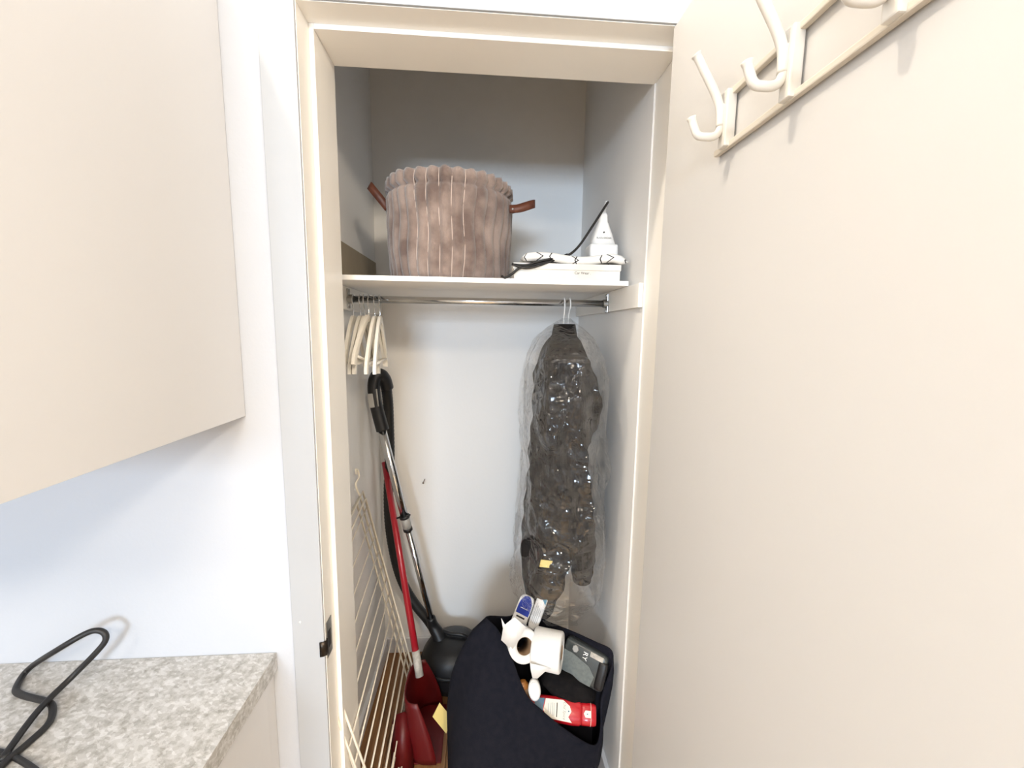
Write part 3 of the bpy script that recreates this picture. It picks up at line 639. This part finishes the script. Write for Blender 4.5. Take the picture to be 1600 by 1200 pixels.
for j in range(13):
    f_ = j/12; ring = []
    for i in range(n):
        a, b = rim[i], bot(i)
        p = a.lerp(b, f_); c0 = Vector((0.45, 0.28, p.z)); d = p - c0; d.z = 0
        p = p + d.normalized()*((0.022 + 0.045*max(0, -d.normalized().x)**2)*math.sin(PI*f_**0.7) + 0.006*noise.noise(p*9)*math.sin(PI*f_))
        p.x = min(p.x, 0.738)
        ring.append(p)
    rings.append(ring)
bm = bmesh.new(); loft(bm, rings, True, False, True); o = bmobj('shell', bm, 'felt', bg, True); solid(o, 0.005, -1)
# fabric gusset folded across the inside
bm = bmesh.new(); rr = []
for j in range(7):
    f_ = j/6
    pa = Vector((0.3841, 0.2900, 0.5444)).lerp(Vector((0.4875, 0.2000, 0.4004)), f_); pb = Vector((0.4286, 0.3600, 0.4420)).lerp(Vector((0.5245, 0.3000, 0.3304)), f_)
    rr.append([pa.lerp(pb, k/6) + Vector((0, 0, -0.02*math.sin(PI*k/6) - 0.05)) for k in range(7)])
loft(bm, rr, False); o = bmobj('inner_fold', bm, 'felt', bg, True); solid(o, 0.004)
bm = bmesh.new()
rr = []
for j in range(2):
    ring = []
    for i in range(n):
        p = rim[i].lerp(Vector((0.52, 0.27, 0.30)), 0.12 + 0.5*j); p.z -= 0.10 + 0.05*j; ring.append(p)
    rr.append(ring)
loft(bm, rr, True, False, True); o = bmobj('lining', bm, 'bagin', bg, True)
o = None
# yellow card behind the bag
bm = bmesh.new(); rr = [Vector((0.1932, 0.3300, 0.2163)), Vector((0.2151, 0.3400, 0.2560)), Vector((0.2525, 0.3600, 0.1768)), Vector((0.2340, 0.3500, 0.1311))]
vs = [bm.verts.new(p) for p in rr]; bm.faces.new(vs); o = bmobj('yellow_card', bm, 'yellow'); solid(o, 0.002)
tag(o, 'corner of a yellow card poking out between dustpan and felt bag', 'card')

def roll(name, label, c, axis, rad, ln, core):
    t_ = thing(name, label, 'toilet paper', c, 'toilet rolls in the felt bag')
    ax = Vector(axis).normalized(); up = ax.orthogonal(); m_ = frame(c, up, ax.cross(up))
    prof = [(core, -ln/2), (rad-0.004, -ln/2), (rad, -ln/2+0.004), (rad, ln/2-0.004), (rad-0.004, ln/2), (core, ln/2)]
    bm = bmesh.new(); R_ = lathe(bm, prof, m_, 40, 1, 1, False, False)
    for k in range(40): bm.faces.new((R_[-1][k], R_[-1][(k+1) % 40], R_[0][(k+1) % 40], R_[0][k]))
    bmobj('paper', bm, 'paper', t_, True)
    bm = bmesh.new(); lathe(bm, [(core-0.0005, -ln/2+0.0005), (core-0.0005, ln/2-0.0005)], m_, 32, 1, 1, False, False); solid(bmobj('core', bm, 'tube', t_, True), 0.0012)
    return t_
rA = roll('toilet_roll', 'white toilet roll lying on its side, open end facing right', (0.5493, 0.2500, 0.5054), (0.911, -0.343, 0.016), 0.056, 0.086, 0.021)
bm = bmesh.new(); tl = [[(0.4889, 0.1980, 0.5092), (0.5516, 0.1920, 0.4951)], [(0.4908, 0.1950, 0.4914), (0.5328, 0.1900, 0.4877)], [(0.4962, 0.1900, 0.4671), (0.5107, 0.1880, 0.4682)]]
loft(bm, tl, False); solid(bmobj('loose_sheet', bm, 'paper', rA, True), 0.001)
rB = roll('toilet_roll', 'white toilet roll with torn sheet, open end facing the camera', (0.4696, 0.2700, 0.5159), (0.16, -0.86, 0.42), 0.047, 0.085, 0.024)
bm = bmesh.new(); tl = [[(0.4072, 0.2500, 0.6139), (0.4091, 0.2500, 0.6118)], [(0.4126, 0.2400, 0.5884), (0.4181, 0.2400, 0.6005)], [(0.4071, 0.2350, 0.5556), (0.4457, 0.2350, 0.6277)], [(0.4388, 0.2250, 0.5294), (0.4796, 0.2300, 0.5974)]]
loft(bm, tl, False); solid(bmobj('torn_sheet', bm, 'paper', rB, True), 0.001)

# two flat packets standing at the back of the bag
def packet(name, label, c, w, h, up, right, m, cat='packet', th=0.012, rnd=0.35):
    t_ = thing(name, label, cat, c); m_ = frame(c, right, up)
    bm = bmesh.new(); out = []
    for k in range(28):
        a = 2*PI*k/28; cx, sy = math.cos(a), math.sin(a); e = 5.0; r = (abs(cx)**e + abs(sy)**e)**(-1/e); out.append((w/2*r*cx, h/2*r*sy))
    loft(bm, [[m_ @ Vector((x*s_, y*s_, z)) for x, y in out] for z, s_ in ((-th/2, 0.9), (-th/4, 1.0), (th/4, 1.0), (th/2, 0.9))], True, True, True)
    bmobj('pouch', bm, m, t_, True); return t_, m_
pk, pm_ = packet('sachet', 'blue and white sachet leaning at the back of the felt bag', (0.4800, 0.3450, 0.5580), 0.05, 0.115, (0.22, 0.25, 1), (1, -0.35, -0.35), 'pack')
bm = bmesh.new(); pts = []
for k in range(13):
    a = PI*k/12; pts.append((0.021*math.cos(a), 0.020 + 0.038*math.sin(a)))
pts += [(-0.021, -0.002), (0.021, -0.002)]
vs = [bm.verts.new(pm_ @ Vector((x, y, 0.0064))) for x, y in pts]; bm.faces.new(vs); solid(bmobj('blue_panel', bm, 'blue', pk), 0.0006, 1)
boxx = bmesh.new(); box(boxx, -0.022, 0.022, -0.018, -0.003, 0.0062, 0.0074, 0, pm_); bmobj('white_band', boxx, 'pack', pk)
for (x0, x1, y0, y1, zz, mm) in ((-0.015, 0.013, -0.0135, -0.0085, 0.0080, 'ink'), (-0.012, 0.012, 0.0165, 0.0185, 0.0074, 'pack'), (-0.016, 0.010, -0.030, -0.0285, 0.0068, 'grey_ink'), (-0.016, 0.014, -0.036, -0.0345, 0.0068, 'grey_ink')):
    bxm = bmesh.new(); box(bxm, x0, x1, y0, y1, zz-0.0012, zz, 0, pm_); bmobj('print_line', bxm, mm, pk)
pk2, pm2 = packet('carton_packet', 'white and teal carton packet standing beside the blue sachet', (0.5306, 0.3250, 0.5839), 0.034, 0.130, (0.30, 0.2, 1), (1, -0.5, -0.30), 'pack', 'packet', 0.016)
for i in range(4):
    bxm = bmesh.new(); xx = -0.009 + 0.0055*i; box(bxm, xx, xx+0.0012, -0.045, 0.02 - 0.006*i, 0.0078, 0.0086, 0, pm2); bmobj('print_line', bxm, 'grey_ink', pk2)
bm = bmesh.new(); vs = [bm.verts.new(pm2 @ Vector(p)) for p in ((0.002, 0.060, 0.0086), (0.014, 0.055, 0.0086), (0.0155, 0.022, 0.0086), (0.008, 0.030, 0.0086), (-0.004, 0.042, 0.0086))]; bm.faces.new(vs); solid(bmobj('teal_panel', bm, 'teal', pk2), 0.0006, 1)

# dark grey clamshell with white lettering
dg = thing('grey_case', 'dark grey plastic case with white lettering in the bag, right of the roll', 'case', (0.6612, 0.2300, 0.4748))
gm = frame((0.6626, 0.2350, 0.4704), Vector((0.7110, 0.2000, 0.4717)) - Vector((0.6107, 0.2700, 0.4858)), (0, 0.45, 1))
bm = bmesh.new(); box(bm, -0.072, 0.062, -0.055, 0.045, -0.03, 0.012, 0.012, gm); bmobj('shell', bm, 'dgrey', dg, True)
bm = bmesh.new(); out = [(-0.068, -0.052), (0.030, -0.050), (0.036, -0.020), (0.015, 0.0), (-0.040, 0.012), (-0.068, 0.012)]
loft(bm, [[gm @ Vector((x, y, z)) for x, y in out] for z in (0.011, 0.0145)], True, True, True); bmobj('grey_panel', bm, 'mgrey', dg)
bm = bmesh.new(); lathe(bm, [(0.010, 0.012), (0.009, 0.0145)], gm @ Matrix.Translation((-0.036, 0.026, 0)), 7, 1.0, 1.1); bmobj('white_badge', bm, 'silverp', dg)
text('lettering', 'RY', 0.020, gm @ Matrix.Translation((-0.004, 0.020, 0.0125)) @ Matrix.Rotation(-PI/2, 4, 'Z'), 'white', dg, 0.0004)
bm = bmesh.new(); box(bm, 0.010, 0.050, 0.026, 0.040, 0.0115, 0.0135, 0.001, gm); bmobj('window', bm, 'sock', dg)
bm = bmesh.new(); box(bm, 0.038, 0.066, -0.05, 0.03, -0.02, 0.0155, 0.010, gm); bmobj('end_cap', bm, 'blackp', dg, True)

# black cloth bundle in the middle
bm = bmesh.new(); bmesh.ops.create_icosphere(bm, subdivisions=4, radius=1.0)
cb = frame((0.6121, 0.2350, 0.3981), Vector((0.6925, 0.2100, 0.3834)) - Vector((0.5196, 0.2500, 0.4407)), (0, 0.3, 1))
for v in bm.verts:
    p = v.co.copy(); e = 2.6; r = (abs(p.x)**e + abs(p.y)**e + abs(p.z)**e)**(-1/e); p = p*r
    v.co = cb @ Vector((p.x*0.085, p.y*0.036 + 0.006*noise.noise(p*2.5), p.z*0.05 + 0.006*noise.noise(p*3)))
tag(bmobj('cloth_bundle', bm, 'cloth', None, True), 'rolled black cloth bundle between the toilet roll and the red bottle', 'cloth')
# white oval lid, amber bottle
wl = thing('white_jar', 'small white oval jar lid below the loose toilet paper', 'jar', (0.5011, 0.1800, 0.4395))
lm = frame((0.5018, 0.1850, 0.4347), (0.8, -0.1, 0.1), (0.15, 0.35, 1))
bm = bmesh.new(); lathe(bm, [(0.016, -0.02), (0.021, -0.015), (0.0225, 0.0), (0.021, 0.006), (0.017, 0.0085), (0.010, 0.0095), (0.001, 0.0098)], lm, 28, 0.8, 1.25); bmobj('lid', bm, 'white', wl, True)
bm = bmesh.new(); lathe(bm, [(0.0175, 0.0075), (0.018, 0.0092), (0.0165, 0.0095)], lm, 28, 0.8, 1.25, False, False); solid(bmobj('lid_rim', bm, 'pack', wl, True), 0.001)
ab = thing('amber_bottle', 'amber bottle half hidden left of the white jar lid', 'bottle', (0.4701, 0.2000, 0.4263))
am = frame((0.4726, 0.2050, 0.4214), (0.9, 0.2, 0.1), (0.05, 0.3, 1))
bm = bmesh.new(); lathe(bm, [(0.014, -0.03), (0.016, -0.026), (0.016, 0.012), (0.011, 0.02), (0.008, 0.022)], am @ Matrix.Rotation(-PI/2, 4, 'X'), 20); bmobj('glass', bm, 'amber', ab, True)
bm = bmesh.new(); lathe(bm, [(0.0165, -0.018), (0.0165, 0.004)], am @ Matrix.Rotation(-PI/2, 4, 'X'), 20, 1, 1, False, False); solid(bmobj('sleeve', bm, 'tube', ab, True), 0.0005)
# red wash bottle
rb = thing('wash_bottle', 'red body wash bottle with cream label lying in the felt bag', 'bottle', (0.5984, 0.1500, 0.3864))
ra, rz = Vector((0.5130, 0.1900, 0.3755)), Vector((0.6789, 0.1650, 0.3620))
ax = (rz-ra).normalized(); camdir = (Vector((0.34739, -0.87593, 1.45697)) - (ra+rz)/2).normalized()
bmx = frame((ra+rz)/2, ax, (camdir.cross(ax))*1.0)       # x along bottle, z to the label side
Lb = (rz-ra).length
def bsec(x, hy, hz, n=28, e=2.6):
    o_ = []
    for k in range(n):
        a = 2*PI*k/n; c, s = math.cos(a), math.sin(a); r = (abs(c)**e + abs(s)**e)**(-1/e); o_.append(bmx @ Vector((x, hy*r*c, hz*r*s)))
    return o_
bm = bmesh.new(); h_ = Lb/2
loft(bm, [bsec(-h_-0.05, 0.022, 0.012), bsec(-h_-0.046, 0.026, 0.015), bsec(-h_+0.02, 0.030, 0.018), bsec(h_*0.20, 0.0315, 0.018), bsec(h_*0.42, 0.030, 0.0175), bsec(h_*0.50, 0.027, 0.016)], True, True, True); bmobj('bottle', bm, 'lotion', rb, True)
bm = bmesh.new(); loft(bm, [bsec(h_*0.50, 0.0265, 0.0155), bsec(h_*0.52, 0.028, 0.0165), bsec(h_*0.93, 0.026, 0.0155), bsec(h_*0.99, 0.024, 0.0135)], True, True, True); cap = bmobj('cap', bm, 'lotion', rb, True)
bm = bmesh.new(); loft(bm, [bsec(h_*0.80, 0.0276, 0.0166), bsec(h_*0.812, 0.0276, 0.0166)], True, False, False); bmobj('cap_seam', bm, 'label', cap, True)
def decal(name, pts, z, m, parent):
    bm = bmesh.new(); loft(bm, [[bmx @ Vector((x, y, zz)) for x, y in pts] for zz in (z-0.004, z)], True, True, True); return bmobj(name, bm, m, parent)
lbl = decal('label', [(-h_*0.75, -0.0215), (-h_*0.80, 0.0), (-h_*0.75, 0.022), (-h_*0.15, 0.024), (h_*0.08, 0.012), (h_*0.14, 0.0), (h_*0.04, -0.013), (h_*0.16, -0.025)], 0.0185, 'label', rb)
decal('blue_label', [(-h_*1.12, -0.020), (-h_*1.12, 0.020), (-h_*0.78, 0.022), (-h_*0.83, 0.0), (-h_*0.78, -0.0215)], 0.0187, 'navyl', rb)
decal('emblem', [(h_*0.56, 0.0), (h_*0.62, 0.008), (h_*0.80, 0.008), (h_*0.80, -0.008), (h_*0.62, -0.008)], 0.0172, 'label', cap)
decal('emblem_dot', [(h_*0.66, 0.0), (h_*0.68, 0.002), (h_*0.71, 0.0), (h_*0.68, -0.002)], 0.0175, 'navyl', cap)
decal('emblem_dot', [(h_*0.02, 0.0), (h_*0.04, 0.002), (h_*0.08, 0.0), (h_*0.04, -0.002)], 0.0188, 'navyl', lbl)
rot = Matrix.Rotation(-PI/2, 4, 'Z')
text('lettering', 'Old Spice', 0.0105, bmx @ Matrix.Translation((-h_*0.10, 0.0, 0.0187)) @ rot, 'grey_ink', lbl, 0.0002, shear=0.3)
for (f0, f1, y0, y1, mm) in ((-0.37, -0.34, -0.017, 0.016, 'ink'), (-0.46, -0.445, -0.016, 0.014, 'grey_ink'), (-0.51, -0.495, -0.016, 0.015, 'grey_ink'), (-0.57, -0.555, -0.012, 0.014, 'grey_ink'), (-0.66, -0.645, -0.010, 0.012, 'grey_ink')):
    bxm = bmesh.new(); box(bxm, h_*f0, h_*f1, y0, y1, 0.0180, 0.0187, 0, bmx); bmobj('print_line', bxm, mm, lbl)
